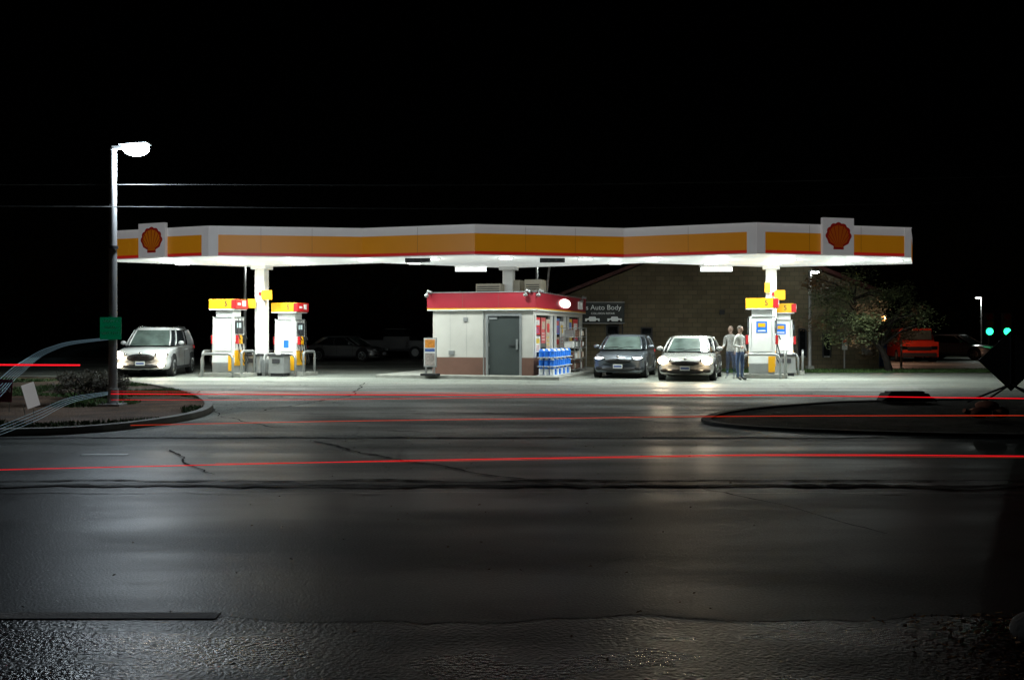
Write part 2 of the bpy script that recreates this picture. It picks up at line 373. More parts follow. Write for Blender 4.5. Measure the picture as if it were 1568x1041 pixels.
for i,(x,y) in enumerate(cx):
    if not inpoly((x,y)): continue
    b.box((x,y,3.985),(0.5,0.5,0.026),WHITE); b.box((x,y,3.967),(0.40,0.40,0.01),LENS)
    far_=abs(x)>4.5
    lamp('canopy_light','SPOT',(x,y,3.94),520 if far_ else 270,(0.90,1.0,0.94),canopy,0.15,R(154),(0,0,0),.6)
    lamp('added_soffit_fill','POINT',(x,y,3.66),18 if far_ else 11,(0.90,1.0,0.95),canopy,0.2)  # added bare lamp below each fixture, brightens the soffit; no fitting there
b.obj('light_fixtures',canopy)
b=MB()
for px,dd in((721,36.9),(1097,36.9)):
    x=PX(px,dd); b.box((x,dd,PZ(412.5,dd)),(1.15,0.2,0.15),LENS2); b.box((x,dd,PZ(408.5,dd)+.03),(1.25,0.3,0.04),WHITE); b.cyl((x,dd,3.85),(x,dd-.0,4.05),0.03,WHITE)
for px in(639,846):
    dd=31.9; x=PX(px,dd); b.box((x,dd+0.2,3.90),(0.80,0.3,0.13),DGREY)
    for k in(-1,0,1): b.box((x+k*.24,dd+.045,3.90),(.18,.01,.07),BLACK)
b.obj('light_boxes',canopy)
# ------------------------------------------------------------------ kiosk
KZ=R(-16.4); kiosk=empty('gas_station_kiosk',(0.79,33.5,0),KZ)
b=MB(); b.b2(-5.6,0.95,-0.55,9,-.01,0.12,CONC); b.obj('kiosk_platform',kiosk,bevel=0.02)
H0,H1=2.33,2.94
b=MB()
wx0,wx1,wy0,wy1=-3.74,-0.12,0.15,7.9
th=.15
b.b2(wx0,-1.80,wy0,wy0+th,0.72,H0,WALLW); b.b2(wx0,-1.80,wy0-.02,wy0+th,0.12,0.72,BROWN)
b.b2(-0.52,wx1,wy0,wy0+th,0.72,H0,WALLW); b.b2(-0.52,wx1+.02,wy0-.02,wy0+th,0.12,0.72,BROWN)
b.b2(-1.80,-0.52,wy0,wy0+th,2.22,H0,WALLW)
b.b2(wx0,wx0+th,wy0+th,wy1,0.12,H0,WALLW)
b.b2(wx0,wx1,wy1-th,wy1,0.12,H0,WALLW)
b.b2(wx1-th,wx1,wy0+th,wy1-th,0.12,0.72,BROWN); b.b2(wx1-th,wx1,wy0+th,wy1-th,2.18,H0,WALLW)
for y in(0.45,2.75,3.35,4.85,5.4,7.6): b.b2(wx1-th,wx1+.01,y-.07,y+.07,0.72,2.18,WHITE)
b.obj('walls',kiosk)
b=MB()
b.b2(-1.72,-0.60,wy0+.05,wy0+.10,0.13,2.14,GREYD)
b.b2(-1.80,-1.72,wy0-.03,wy0+.12,0.12,2.22,GREY); b.b2(-0.60,-0.52,wy0-.03,wy0+.12,0.12,2.22,GREY); b.b2(-1.72,-0.60,wy0-.03,wy0+.12,2.14,2.22,GREY)
b.b2(-0.73,-0.66,wy0-.01,wy0+.05,1.0,1.35,GREY); b.b2(-1.0,-.65,wy0,wy0+.05,1.12,1.15,DGREY)
b.b2(-1.70,-1.40,wy0+.02,wy0+.05,2.02,2.10,GREY)
for z in(.35,1.1,1.9): b.b2(-1.725,-1.69,wy0+.02,wy0+.055,z,z+.12,GREY)
b.obj('door',kiosk)
b=MB(); b.b2(wx1-.09,wx1-.06,0.45,7.6,0.72,2.18,GLASS)
cols_=[(0.65,0.04,0.04),(0.75,0.75,0.7),(0.8,0.45,0.05),(0.1,0.2,0.5),(0.5,0.1,0.1),(0.5,0.42,0.33)]
pm=[mat('poster',c,0.4,emis=c,es=0.15,var=0.7,vs=9) for c in cols_]
for y0,y1,z0,z1,k in((0.6,1.25,1.5,2.1,0),(0.6,1.25,0.9,1.45,1),(1.4,2.0,1.2,2.1,4),(2.1,2.65,1.0,2.05,5),(3.5,4.1,1.5,2.1,3),(3.5,4.1,0.8,1.4,5),(4.2,4.75,1.0,2.0,1),(5.5,6.2,1.2,2.1,2),(6.4,7.2,1.0,2.1,0)):
    b.b2(wx1-.055,wx1-.045,y0,y1,z0,z1,pm[k])
    b.b2(wx1-.044,wx1-.042,y0+.1,y1-.1,z0+(z1-z0)*.55,z0+(z1-z0)*.85,pm[(k+1)%6])
    for q in range(3): b.b2(wx1-.044,wx1-.042,y0+.08,y1-.15,z0+(z1-z0)*(.12+q*.12),z0+(z1-z0)*(.16+q*.12),pm[(k+3)%6])
b.obj('shop_windows',kiosk)
b=MB(); b.b2(-3.9,0,0,8,H0,H0+.04,WHITE)
b.b2(-3.9,0,0,8,H0+.04,H0+.08,YEL); 
b.b2(-3.9,0,0,0.08,H0+.08,H1,REDF); b.b2(-0.08,0,0.08,8,H0+.08,H1,REDF); b.b2(-3.9,-3.82,0.08,8,H0+.08,H1,REDF); b.b2(-3.82,-.08,7.92,8,H0+.08,H1,REDF)
b.b2(-3.82,-0.08,0.08,7.92,H0+.08,H0+.35,DGREY)
b.b2(-3.93,0.03,-.03,0.09,H1,H1+.03,GREY); b.b2(-.09,0.03,.09,8.03,H1,H1+.03,GREY); b.b2(-3.93,-3.81,.09,8.03,H1,H1+.03,GREY)
for x in(-2.6,-1.3): b.b2(x-.004,x+.004,-.004,0,H0+.1,H1,BROWN)
b.obj('roof_fascia',kiosk)
b=MB(); LOGO=emit('lit_logo',(1,0.9,0.85),3)
b.sph((0.03,4.2,2.66),(.04,.9,.17),LOGO); b.b2(0.003,0.05,6.5,7.2,2.5,2.8,pm[1]); b.obj('lit_logo_panel',kiosk)
b=MB(); TAN=mat('hvac_tan',(0.42,0.38,0.30),0.6,var=.1)
b.b2(-2.85,-1.9,2.2,3.2,2.6,3.35,TAN); b.b2(-1.85,-1.35,2.8,3.6,2.6,3.5,TAN); b.b2(-1.0,-.4,2.2,3.0,2.6,3.48,TAN)
for i in range(7): b.b2(-2.8,-1.95,2.185,2.199,2.75+i*.08,2.78+i*.08,DGREY)
for i in range(7): b.b2(-.95,-.45,2.185,2.199,2.8+i*.08,2.83+i*.08,DGREY)
b.obj('roof_hvac_units',kiosk,bevel=.01)
b=MB()
for x,y in((-3.85,-.1),(-0.3,-.1),(0.1,6.9),(0.1,.1)):
    b.cyl((x,y,3.0),(x,y-.02,2.86),0.03,GREY); b.sph((x,y-.08,2.84),(.08,.10,.06),GREY); b.cyl((x,y,3.0),(x+.16,y,2.95),.05,GREY)
b.obj('security_cameras',kiosk)
b=MB(); b.cyl((-1.87,wy0-.03,.12),(-1.87,wy0-.03,2.3),.025,GREY)
b.b2(-2.6,-2.45,wy0-.05,wy0,1.95,2.1,GREY); b.b2(-3.15,-2.95,wy0-.04,wy0,.8,.95,GREY)
for x in(-3.1,-2.5): b.b2(x-.003,x+.003,wy0-.004,wy0,.72,H0,GREY)
b.obj('wall_conduits',kiosk)
b=MB()
WP=mat('bottle_label',(0.75,0.8,0.9),0.4,var=.3,vs=10)
for i in range(9):
    for j in range(3):
        for k in range(3):
            y=0.15+i*.30; x=0.16+k*.19; z=.15+j*.30
            b.cyl((x,y,z),(x,y,z+.2),.085,BLUE if (j!=0 or i%2) else WP,n=8); b.cyl((x,y,z+.2),(x,y,z+.27),.085,WP if (i+j)%2 else BLUE,r2=.03,n=8); 
    for j in range(3): b.b2(0.06,.66,.0+i*.3,.29+i*.3,.123+j*.30,.148+j*.30,WP)
b.obj('bottled_water_display',kiosk)
b=MB()
for y in(3.3,4.3,5.3):
    for x in(.1,.6): b.cyl((x,y,.12),(x,y,1.75),.018,GREY,n=6)
for z in(.2,.6,1.0,1.4,1.74):
    b.tube([(.1,3.3,z),(.6,3.3,z),(.6,5.3,z),(.1,5.3,z)],.014,GREY,6); 
    if z<1.7:
        b.b2(.1,.6,3.3,5.3,z-.006,z+.006,GREY)
        for i in range(7): b.box((.35,3.5+i*.27,z+.14),(.34,random.uniform(.14,.22),random.uniform(.14,.28)),random.choice([pm[1],pm[5],WHITE,BROWN,GREY]))
b.obj('merchandise_rack',kiosk)
e=empty('poster_stand',(PX(661,34.4),33.8,0.12),KZ)
b=MB(); b.box((0,0,.78),(.46,.05,1.0),GREY); b.box((0,-.03,.78),(.40,.01,.92),WHITE); b.box((0,-.037,1.08),(.36,.006,.28),mat('orange_print',(.8,.25,.03),.5,var=.5,vs=12)); b.box((0,-.037,.55),(.36,.006,.42),mat('photo_print',(.35,.30,.28),.5,var=.8,vs=14)); b.box((0,-.037,.86),(.36,.006,.10),mat('blue_print',(.05,.1,.3),.5))
b.box((-.15,0,.14),(.05,.05,.28),GREY);b.box((.15,0,.14),(.05,.05,.28),GREY); b.box((0,0,.03),(.55,.45,.07),BLACK); b.obj('frame',e,bevel=.005)
# ------------------------------------------------------------------ pumps
PB=mat('pump_white',(0.75,0.76,0.75),0.35,var=.06)
SCR=mat('pump_screen',(.3,.4,.4),.2,emis=(.6,.8,.8),es=.6)
def pump(x,y,rz=KZ,zs=1.09):
    e=empty('fuel_pump',(x,y,0),rz); e.scale=(1,1,zs)
    b=MB(); b.prism([(-.85,-.6),(.85,-.6),(.85,.6),(-.85,.6)],-.01,.13,CONC); b.obj('island_base',e,bevel=.03)
    b=MB(); W,D=.46,.38
    b.box((0,0,.30),(W*1.9,D*1.9,.34),GREY); b.box((0,0,1.2),(W*1.78,D*1.8,1.46),PB,taper=.93); b.box((0,0,2.06),(W*1.5,D*1.4,.28),PB)
    for s in(-1,1): b.box((s*W*.86,-D*.80,1.2),(.07,.10,1.5),PB,ry=-s*R(1.6)); b.box((s*W*.86,D*.80,1.2),(.07,.10,1.5),PB,ry=-s*R(1.6))
    b.box((0,0,1.945),(W*1.9,D*1.9,.03),GREY)
    b.obj('cabinet',e,bevel=.02)
    b=MB(); b.box((-.04,0,2.37),(W*2.15,D*2.2,.32),YEL); b.box((-.02,0,2.19),(W*2.2,D*2.25,.03),WHITE); b.box((W*1.05+.02,0,2.37),(.10,D*2.1,.30),RED); b.box((W*1.05+.075,0.12,2.39),(.012,.22,.18),WHITE); b.box((W*1.05+.075,-.2,2.37),(.012,.2,.07),WHITE)
    b.box((W*1.05-.02,-D*1.12,2.37),(.16,.03,.28),RED)
    b.obj('header',e,bevel=.02)
    text('5',.24,(.16,-D*1.10-.006,2.37),(R(90),0,0),DGREY,e)
    b=MB()
    b.box((0,-D*.93-.006,1.35),(W*1.4,.012,1.0),WHITE)
    if x>0: b.box((0,-D*.93-.018,1.62),(.36,.01,.36),BLUE); b.box((0,-D*.93-.025,1.68),(.24,.006,.12),YEL); b.box((0,-D*.93-.025,1.50),(.26,.006,.04),WHITE)
    else: b.box((.05,-D*.93-.016,1.1),(.2,.006,.26),BLUE if y>36 else WHITE)
    b.box((W*.72,-D*.95-.012,.45),(.22,.02,.5),YEL)
    for s in(1,-1):
        X=s*(W*.95+.008)
        b.box((X,0,1.62),(.02,.5,.42),DGREY); b.box((X+s*.012,-.05,1.68),(.012,.26,.16),SCR); b.box((X,0,1.25),(.02,.62,.22),WHITE); b.box((X,0,.62),(.022,.66,.5),YEL)
        for k,(yy,mm) in enumerate(((-.22,RED),(0,YEL),(.22,BLACK))):
            b.box((X+s*.05,yy,1.22),(.09,.09,.28),mm); b.tube([(X+s*.06,yy,1.30),(X+s*.12,yy,1.34),(X+s*.17,yy,1.22)],.018,BLACK,6)
            b.tube([(X+s*.06,yy,1.1),(X+s*.16,yy+.02,.75),(X+s*.2,yy+.05,.5),(X+s*.15,yy+.09,.42),(X+s*.05,yy+.11,.6),(X+s*.03,yy+.1,1.9)],.014,BLACK,6)
    b.obj('nozzles_and_panels',e)
    b=MB()
    for s in(-1,1):
        xx=s*.78; pts=[(xx,-.42,.1)]+[(xx,-.42+.12-.12*math.cos(t),.72+.12*math.sin(t)) for t in [R(a) for a in(0,30,60,90)]]+[(xx,.42-.12+.12*math.sin(t),.72+.12*math.cos(t)) for t in [R(a) for a in(0,30,60,90)]]+[(xx,.42,.1)]
        b.tube(pts,.045,GREY,10)
    b.tube([(-.62,-.72,.0),(-.62,-.72,.6),(-.55,-.72,.72),(-.45,-.72,.76),(.45,-.72,.76),(.55,-.72,.72),(.62,-.72,.6),(.62,-.72,.0)],.045,GREY,10)
    b.obj('guard_hoops',e)
pump(PX(350,35.6),35.6); pump(PX(444,36.6),36.6,KZ,1.05); pump(PX(1167,34.6),34.6); pump(PX(1196,37.6),37.6,KZ,1.05)
def bin_(px,dd):
    b=MB(); b.box((0,0,.42),(.62,.5,.62),GREY,taper=.94); b.box((0,0,.76),(.66,.54,.08),DGREY); b.box((0,-.26,.55),(.3,.02,.16),DGREY); b.box((0,0,.06),(.5,.4,.12),DGREY); b.box((.1,-.262,.82),(.2,.02,.1),WHITE)
    b.obj('trash_bin',None,(PX(px,dd),dd,0.01),KZ,bevel=.02)
bin_(428,35.7); bin_(1205,36.0); bin_(392,36.1)
# ------------------------------------------------------------------ cars
def interp(st,t):
    for i in range(len(st)-1):
        if t<=st[i+1][0]:
            a,c=st[i],st[i+1]; u=(t-a[0])/(c[0]-a[0]); u=u*u*(3-2*u)*.5+u*.5
            return [a[k]+(c[k]-a[k])*u for k in range(len(a))]
    return st[-1]
def car(name,x,y,rz,L,W,H,hh,bh,paint,lights='on',suv=False,warm=(1,.85,.65),power=60,es=30,hatch=False):
    e=empty(name,(x,y,0.01),rz); hw=W/2; zc=.26 if suv else .19
    st=[(0,.70,zc+.16,.50*hh+.12,.50*hh+.17),(0.012,.84,zc+.03,.72*hh,.76*hh),(.05,.93,zc,hh-.17,hh-.10),(.12,.985,zc,hh-.10,hh-.02),(.27,1,zc,hh-.02,hh+.04),(.34,1,zc,bh-.06,bh),(.6,1,zc,bh-.02,bh+.02),(.85,.99,zc+.02,bh,bh+.04),(.96,.94,zc+.06,bh-.04,bh),(1.0,.82,zc+.2,bh-.2,bh-.15)]
    if suv: st[1]=(0.012,.88,zc+.03,.80*hh,.84*hh); st[2]=(.05,.95,zc,hh-.12,hh-.06); st[3]=(.12,.985,zc,hh-.07,hh+.0)
    b=MB(); rings=[]; ts=[0,.006,.012,.025,.05,.08,.12,.17,.22,.27,.31,.34,.42,.5,.6,.7,.8,.85,.9,.94,.97,.99,1]
    for t in ts:
        _,wf,zb,zs,zt=interp(st,t); ww=hw*wf; yy=-L/2+L*t; cf=.11*L*.3*max(0,1-t/.10)
        half=[(0,zb),(ww*.80,zb),(ww*.93,zb+.03),(ww*.985,zb+.12),(ww*.995,zb+(zs-zb)*.45),(ww*.965,zb+(zs-zb)*.62),(ww*.99,zb+(zs-zb)*.72),(ww*.965,zs-.05),(ww*.93,zs),(ww*.80,zs+(zt-zs)*.6),(ww*.45,zt-.015),(ww*.3,zt-.005),(0,zt)]
        ring=[(a,yy+cf*(a/ww)**2,c) for a,c in half]+[(-a,yy+cf*(a/ww)**2,c) for a,c in half[-2:0:-1]]
        rings.append(ring)
    n=len(rings[0]); vs=[v for r in rings for v in r]
    fs=[(i*n+k,i*n+(k+1)%n,(i+1)*n+(k+1)%n,(i+1)*n+k) for i in range(len(rings)-1) for k in range(n)]
    b.add(vs,fs,paint,True); b.add(rings[0],[tuple(reversed(range(n)))],paint); b.add(rings[-1],[tuple(range(n))],paint)
    b.obj('body',e)
    rear=.98 if (suv or hatch) else .93
    b=MB(); yb0,yb1=-L/2+L*.25,-L/2+L*rear; yt0,yt1=-L/2+L*(.40 if suv else .44),-L/2+L*(.90 if suv else .74 if not hatch else .80)
    lv=[]
    for s,(wf) in((0,.93),(.3,.895),(.6,.835),(.84,.775 if suv else .755),(.94,.72 if suv else .70),(1,.52)):
        k=min(1,s*1.04); z=bh-.02+(H-bh+.02)*(s if s<.94 else (.955 if s<1 else 1))
        y0=yb0+(yt0-yb0)*(k**.92)+(0.10 if s==1 else 0); y1=yb1+(yt1-yb1)*(k**1.3)-(0.15 if s==1 else 0); ww=hw*wf
        ring=[(-ww*.80,y0+.03,z),(-ww*.4,y0-.07,z),(ww*.4,y0-.07,z),(ww*.80,y0+.03,z),(ww*.985,y0+.24,z),(ww*1.0,(y0+y1)/2,z),(ww*.97,y1-.25,z),(ww*.72,y1,z),(-ww*.72,y1,z),(-ww*.97,y1-.25,z),(-ww*1.0,(y0+y1)/2,z),(-ww*.985,y0+.24,z)]
        lv.append(ring)
    m=12
    for i in range(5):
        b.add(lv[i]+lv[i+1],[(k,(k+1)%m,m+(k+1)%m,m+k) for k in range(3)],WGLASS if i<3 else paint,True)
        b.add(lv[i]+lv[i+1],[(k,(k+1)%m,m+(k+1)%m,m+k) for k in range(3,m)],GLASS if i<3 else paint,True)
    b.add(lv[5],[tuple(range(m))],paint)
    b.obj('greenhouse',e)
    b=MB()
    for k,r in((0,.03),(3,.03),(11,.024),(4,.024),(5,.03),(10,.03),(6,.05),(9,.05),(7,.04),(8,.04)):
        b.tube([Vector(lv[i][k]) for i in range(4)],r,paint if k not in(5,10) else DGREY,6)
    for s in(-1,1):
        b.sph((s*(hw+.07),yb0+.48,bh+.07),(.11,.07,.075),paint); b.box((s*(hw-.03),yb0+.48,bh+.01),(.14,.05,.04),DGREY)
        b.box((s*(hw*.985),.1,bh-.02),(.02,L*.5,.02),CHROME)
        for yy in(-.35,.65): b.box((s*(hw*.99+.01),yy,bh-.17),(.03,.18,.03),paint)
        for yy in(-.75,.2,1.1): b.box((s*(hw*.995),yy,.62),(.012,.012,.55),DGREY)
        b.box((s*hw*.97,0,zc+.05),(.06,L*.5,.10),DGREY)
    b.box((0,yt0+.02,(bh+H)/2+.14),(.2,.03,.06),BLACK)
    if suv:
        for s in(-1,1): b.tube([(s*hw*.66,yt0+.25,H-.03),(s*hw*.66,yt0+.35,H+.03),(s*hw*.66,yt1-.35,H+.03),(s*hw*.66,yt1-.25,H-.03)],.018,CHROME,6)
    b.obj('pillars_mirrors_trim',e)
    b=MB(); rw=.36 if suv else .325
    for s in(-1,1):
        for yy in(-L/2+L*.19,L/2-L*.19):
            xo=s*(hw+.012)
            b.cyl((s*(hw-.20),yy,rw+.05),(s*(hw+.004),yy,rw+.05),rw+.055,BLACK,n=28)
            b.cyl((s*(hw-.2),yy,rw-.01),(xo,yy,rw-.01),rw,BLACK,n=28)
            b.cyl((xo,yy,rw-.01),(xo+s*.006,yy,rw-.01),rw*.70,GREY,n=24)
            for a in range(5):
                t=a*2*math.pi/5; b.box((xo+s*.012,yy+math.cos(t)*rw*.38,rw-.01+math.sin(t)*rw*.38),(.015,.055,rw*.62),CHROME,rx=t-math.pi/2)
            for a in range(5):
                t=(a+.5)*2*math.pi/5; b.cyl((xo+s*.006,yy+math.cos(t)*rw*.42,rw-.01+math.sin(t)*rw*.42),(xo+s*.009,yy+math.cos(t)*rw*.42,rw-.01+math.sin(t)*rw*.42),rw*.13,BLACK,n=8)
    b.obj('wheels',e)
    b=MB(); yf=-L/2
    HLc=emit('headlight_on',warm,es) if lights=='on' else (emit('running_light',(.8,.9,1),2.5) if lights=='dim' else CHROME)
    gz=hh*.66
    b.sph((0,yf+.03,gz),(hw*.50,.07,.15 if suv else .08),BLACK)
    for k in range(4): b.box((0,yf-.042,gz-.07+k*.045),(hw*.62,.01,.012),CHROME)
    b.sph((0,yf+.03,zc+.12),(hw*.66,.07,.085),BLACK)
    b.box((0,yf-.048,zc+.23),(.32,.015,.14),WHITE); b.box((0,yf-.057,zc+.23),(.26,.004,.06),mat('plate_text',(.1,.15,.4),.5))
    for s in(-1,1):
        b.sph((s*hw*.72,yf+.13,hh*.77),(hw*.26,.13,.075),CHROME if lights!='off' else GREY,rz=s*.5)
        if lights=='on':
            b.sph((s*hw*.76,yf-.02,hh*.76),(.17,.12,.13),HLc)
            lamp('headlight_beam','SPOT',(s*hw*.76,yf-.20,hh*.74),power,warm,e,.10,R(80),(R(70),0,R(180)),.9)
        else: b.sph((s*hw*.72,yf+.04,hh*.77),(.15,.10,.05),HLc,rz=s*.3)
        b.sph((s*hw*.74,yf+.11,zc+.15),(hw*.14,.07,.06),BLACK)
        if suv: b.sph((s*hw*.74,yf-.02,zc+.17),(.12,.08,.09),HLc)
    b.sph((0,yf-.02,hh*.82),(.06,.05,.045),CHROME)
    for s in(-.42,.1): b.tube([(s-.25,yb0-.05,bh+.0),(s,yb0+.03,bh+.05),(s+.3,yb0+.05,bh+.07)],.01,BLACK,5)
    for s in(-1,1): b.sph((s*hw*.80,L/2-.05,bh-.12),(.12,.07,.10),RED)
    b.obj('front_and_rear_details',e)
    return e
PW=mat('car_paint_pearl',(0.46,0.46,0.44),0.25,0.2,var=.02,coat=1)
PWW=mat('car_paint_white',(0.52,0.53,0.54),0.3,0.1,var=.02,coat=1)
PDK=mat('car_paint_dark',(0.17,0.19,0.22),0.28,0.6,var=.02,coat=1)
PS=mat('car_paint_silver',(.3,.3,.3),.3,.5,coat=1)
car('parked_suv',PX(241,37),37.0,R(6),4.75,1.90,1.76,1.03,1.12,PWW,'on',True,(1,.82,.60),60,11)
car('parked_hatchback',PX(959,35.8),35.9,R(-14),4.25,1.80,1.50,.90,1.0,PDK,'dim',hatch=True)
car('parked_sedan',PX(1060,34),34.2,R(-15),4.7,1.84,1.46,.88,.96,PW,'on',False,(1,.77,.50),130,12)
car('distant_sedan',PX(531,54),54.5,R(70),4.3,1.8,1.38,.80,.90,PS,'off')
car('distant_car',PX(1466,58),58,R(40),4.5,1.8,1.45,.84,.94,PWW,'off')
PT=mat('truck_paint_grey',(.14,.14,.14),.4,.3,coat=.5)
e=empty('pickup_truck',(PX(598,60),60,0),R(82))
b=MB(); b.box((0,.9,.85),(1.9,2.4,.55),PT); b.box((0,-1.9,.85),(1.9,1.5,.5),PT); b.box((0,-.6,.95),(1.9,1.6,.75),PT); b.box((0,-.45,1.5),(1.6,1.5,.5),GLASS,taper=.85); b.box((0,-.45,1.77),(1.4,1.3,.06),PT); b.box((0,0,.55),(1.7,4.9,.2),DGREY)
b.box((0,2.2,.8),(1.7,.04,.3),GREY)
for s in(-1,1):
    for yy in(-1.75,1.4): b.cyl((s*.7,yy,.38),(s*.97,yy,.38),.38,BLACK,n=20); b.cyl((s*.97,yy,.38),(s*.98,yy,.38),.22,GREY,n=16)
    b.box((s*.8,2.13,.95),(.12,.05,.3),RED)
b.obj('truck_body',e,bevel=.05)
e=empty('red_van',(PX(1397,54),54.5,0),R(-8))
b=MB(); PR=mat('van_red',(0.70,0.05,0.02),.3,coat=1)
b.box((0,0,.68),(1.95,4.4,.8),PR); b.box((0,.25,1.42),(1.85,3.7,.72),PR,taper=.88); b.box((0,-1.62,1.42),(1.5,.12,.5),WGLASS,rx=R(-14)); b.box((0,-2.22,.72),(1.2,.04,.2),BLACK); b.box((0,-2.22,.4),(1.7,.06,.2),DGREY)
for s in(-1,1):
    b.box((s*.75,-2.2,.75),(.3,.05,.2),CHROME)
    for k in range(3): b.box((s*.905,-.8+k*1.1,1.42),(.03,.9,.42),GLASS,ry=-s*R(8))
    for yy in(-1.45,1.4): b.cyl((s*.7,yy,.33),(s*1.0,yy,.33),.33,BLACK,n=20); b.cyl((s*1.0,yy,.33),(s*1.01,yy,.33),.2,GREY,n=16)
b.obj('van_body',e,bevel=.06)
# ------------------------------------------------------------------ background building
bd=empty('brick_auto_body_shop',(0,0,0)); BY=43.0
BR=brick('tan_brick',(.20,.16,.10),(.15,.125,.075),(.10,.09,.06),1.0)
x0,x1=PX(868,BY),PX(1346,BY); xm=(x0+x1)/2; ze=PZ(452,BY); za=5.9
b=MB()
b.add([(x0,BY,0),(x1,BY,0),(x1,BY,ze),(xm,BY,za),(x0,BY,ze),(x0,BY+22,0),(x1,BY+22,0),(x1,BY+22,ze),(xm,BY+22,za),(x0,BY+22,ze)],[(0,1,2,3,4),(9,8,7,6,5),(0,4,9,5),(1,6,7,2)],BR); b.obj('walls',bd)
b=MB(); RF=mat('roof_metal_red',(.08,.02,.018),.6)
for a,c in(((x0-.4,ze-.1),(xm,za+.05)),((xm,za+.05),(x1+.4,ze-.1))):
    v=[(a[0],BY-.35,a[1]),(c[0],BY-.35,c[1]),(c[0],BY+22.3,c[1]),(a[0],BY+22.3,a[1])]; v2=[(p[0],p[1],p[2]+.15) for p in v]
    b.add(v+v2,[(0,1,2,3),(7,6,5,4),(0,4,5,1),(1,5,6,2),(2,6,7,3),(3,7,4,0)],RF)
b.obj('roof',bd)
b=MB()
def win(px0,px1,py0,py1):
    a,c=PX(px0,BY),PX(px1,BY); z0,z1=PZ(py1,BY),PZ(py0,BY)
    b.b2(a,c,BY-.03,BY+.02,z0,z1,GLASS); b.b2(a-.06,a,BY-.06,BY+.02,z0-.06,z1+.06,DGREY); b.b2(c,c+.06,BY-.06,BY+.02,z0-.06,z1+.06,DGREY); b.b2(a,c,BY-.06,BY+.02,z1,z1+.06,DGREY); b.b2(a,c,BY-.09,BY+.02,z0-.06,z0,CONC)
win(930,946,500,522); win(983,997,503,520); win(1224,1233,505,545); win(1261,1270,512,545)
b.box((PX(1326,BY),BY-.12,PZ(536,BY)),(.4,.2,.4),GREY); b.box((PX(1105,BY),BY-.08,PZ(478,BY)),(.2,.14,.2),DGREY)
b.obj('windows_and_fittings',bd)
se=empty('auto_body_sign',(PX(923,42.6),42.6,PZ(479,42.6)))
b=MB(); b.box((0,0,0),(1.85,.06,.9),mat('sign_dark',(.02,.03,.03),.5)); 
for z in(-.45,.45): b.box((0,-.035,z),(1.88,.02,.03),GREY)
for s in(-.85,.85): b.box((s,.1,-.2),(.06,.06,1.4),DGREY)
SW=emit('sign_white',(.75,.85,.85),.10)
for cxx in(-.45,.5): b.box((cxx,-.036,-.30),(.62,.01,.12),SW); b.box((cxx,-.036,-.21),(.36,.01,.10),SW,taper=.7); b.cyl((cxx-.18,-.045,-.36),(cxx-.18,-.03,-.36),.06,BLACK,n=12); b.cyl((cxx+.2,-.045,-.36),(cxx+.2,-.03,-.36),.06,BLACK,n=12)
b.obj('board',se); text("'s Auto Body",.30,(0,-.04,.22),(R(90),0,0),SW,se); text("COLLISION REPAIR",.12,(0,-.04,-.03),(R(90),0,0),SW,se)
# ------------------------------------------------------------------ main street lamp
lx,ly=PX(173,20.3),20.3
sl=empty('street_lamp',(lx,ly,0.09))
b=MB(); PG=mat('galvanised_pole',(.5,.5,.5),.5,.3,var=.15,vs=6)
b.box((0,0,.02),(.42,.42,.05),PG); 
for s in(-1,1):
    for t in(-1,1): b.cyl((s*.15,t*.15,.04),(s*.15,t*.15,.09),.02,GREY,n=8)
b.cyl((0,0,.04),(0,0,5.22),.088,PG,r2=.072,n=20); b.sph((0,0,5.22),(.08,.08,.05),PG)
b.cyl((0,0,3.2),(0,0,3.26),.10,DGREY,n=20); b.cyl((0,0,.04),(0,0,.35),.11,PG,n=20)
b.box((.11,0,5.26),(.25,.08,.07),PG); 
b.obj('pole',sl)
b=MB(); b.box((.45,0,5.34),(.56,.36,.05),GREY,ry=R(-4)); b.sph((.45,0,5.345),(.27,.16,.06),GREY); b.sph((.47,0,5.24),(.27,.19,.15),LAMPL); b.obj('lamp_head',sl,bevel=.01)
lamp('lamp_light','POINT',(.47,0,4.98),480,(.78,.9,1),sl,.12)
GR=mat('sign_green',(.005,.14,.06),.35,emis=(0,.35,.15),es=.12)
b=MB(); b.box((-.0,-.115,1.58),(.43,.012,.45),GR); b.box((0,-.123,1.58),(.39,.004,.008),WHITE); b.cyl((0,0,1.45),(0,0,1.5),.10,GREY); b.cyl((0,0,1.68),(0,0,1.73),.10,GREY); b.obj('green_sign_plate',sl)
for i,tx in enumerate(('ADOPT A','ROAD','NEXT MILE')): text(tx,.075,(0,-.124,1.72-i*.12),(R(90),0,0),WHITE,sl)
def cat(pts,n=14):
    pts=[Vector(p) for p in pts]; o=[]
    for i in range(len(pts)-1):
        p0=pts[max(i-1,0)];p1=pts[i];p2=pts[i+1];p3=pts[min(i+2,len(pts)-1)]
        for j in range(n):
            t=j/n; o.append(.5*((2*p1)+(-p0+p2)*t+(2*p0-5*p1+4*p2-p3)*t*t+(-p0+3*p1-3*p2+p3)*t**3))
    o.append(pts[-1]); return o
WM=mat('wire',(.07,.07,.07),.8,0)
def wire(pts,r=.010):
    b=MB(); b.tube(cat(pts),r,WM,6); b.obj('overhead_wire')
wire([(-40,19.4,4.85),(-20,20.0,4.62),(-8,20.35,4.60),(6,20.8,4.75),(36,21.6,5.6)])
wire([(-40,19.2,4.45),(-20,19.8,4.20),(-8,20.2,4.13),(6,20.7,4.22),(36,21.5,5.0)])
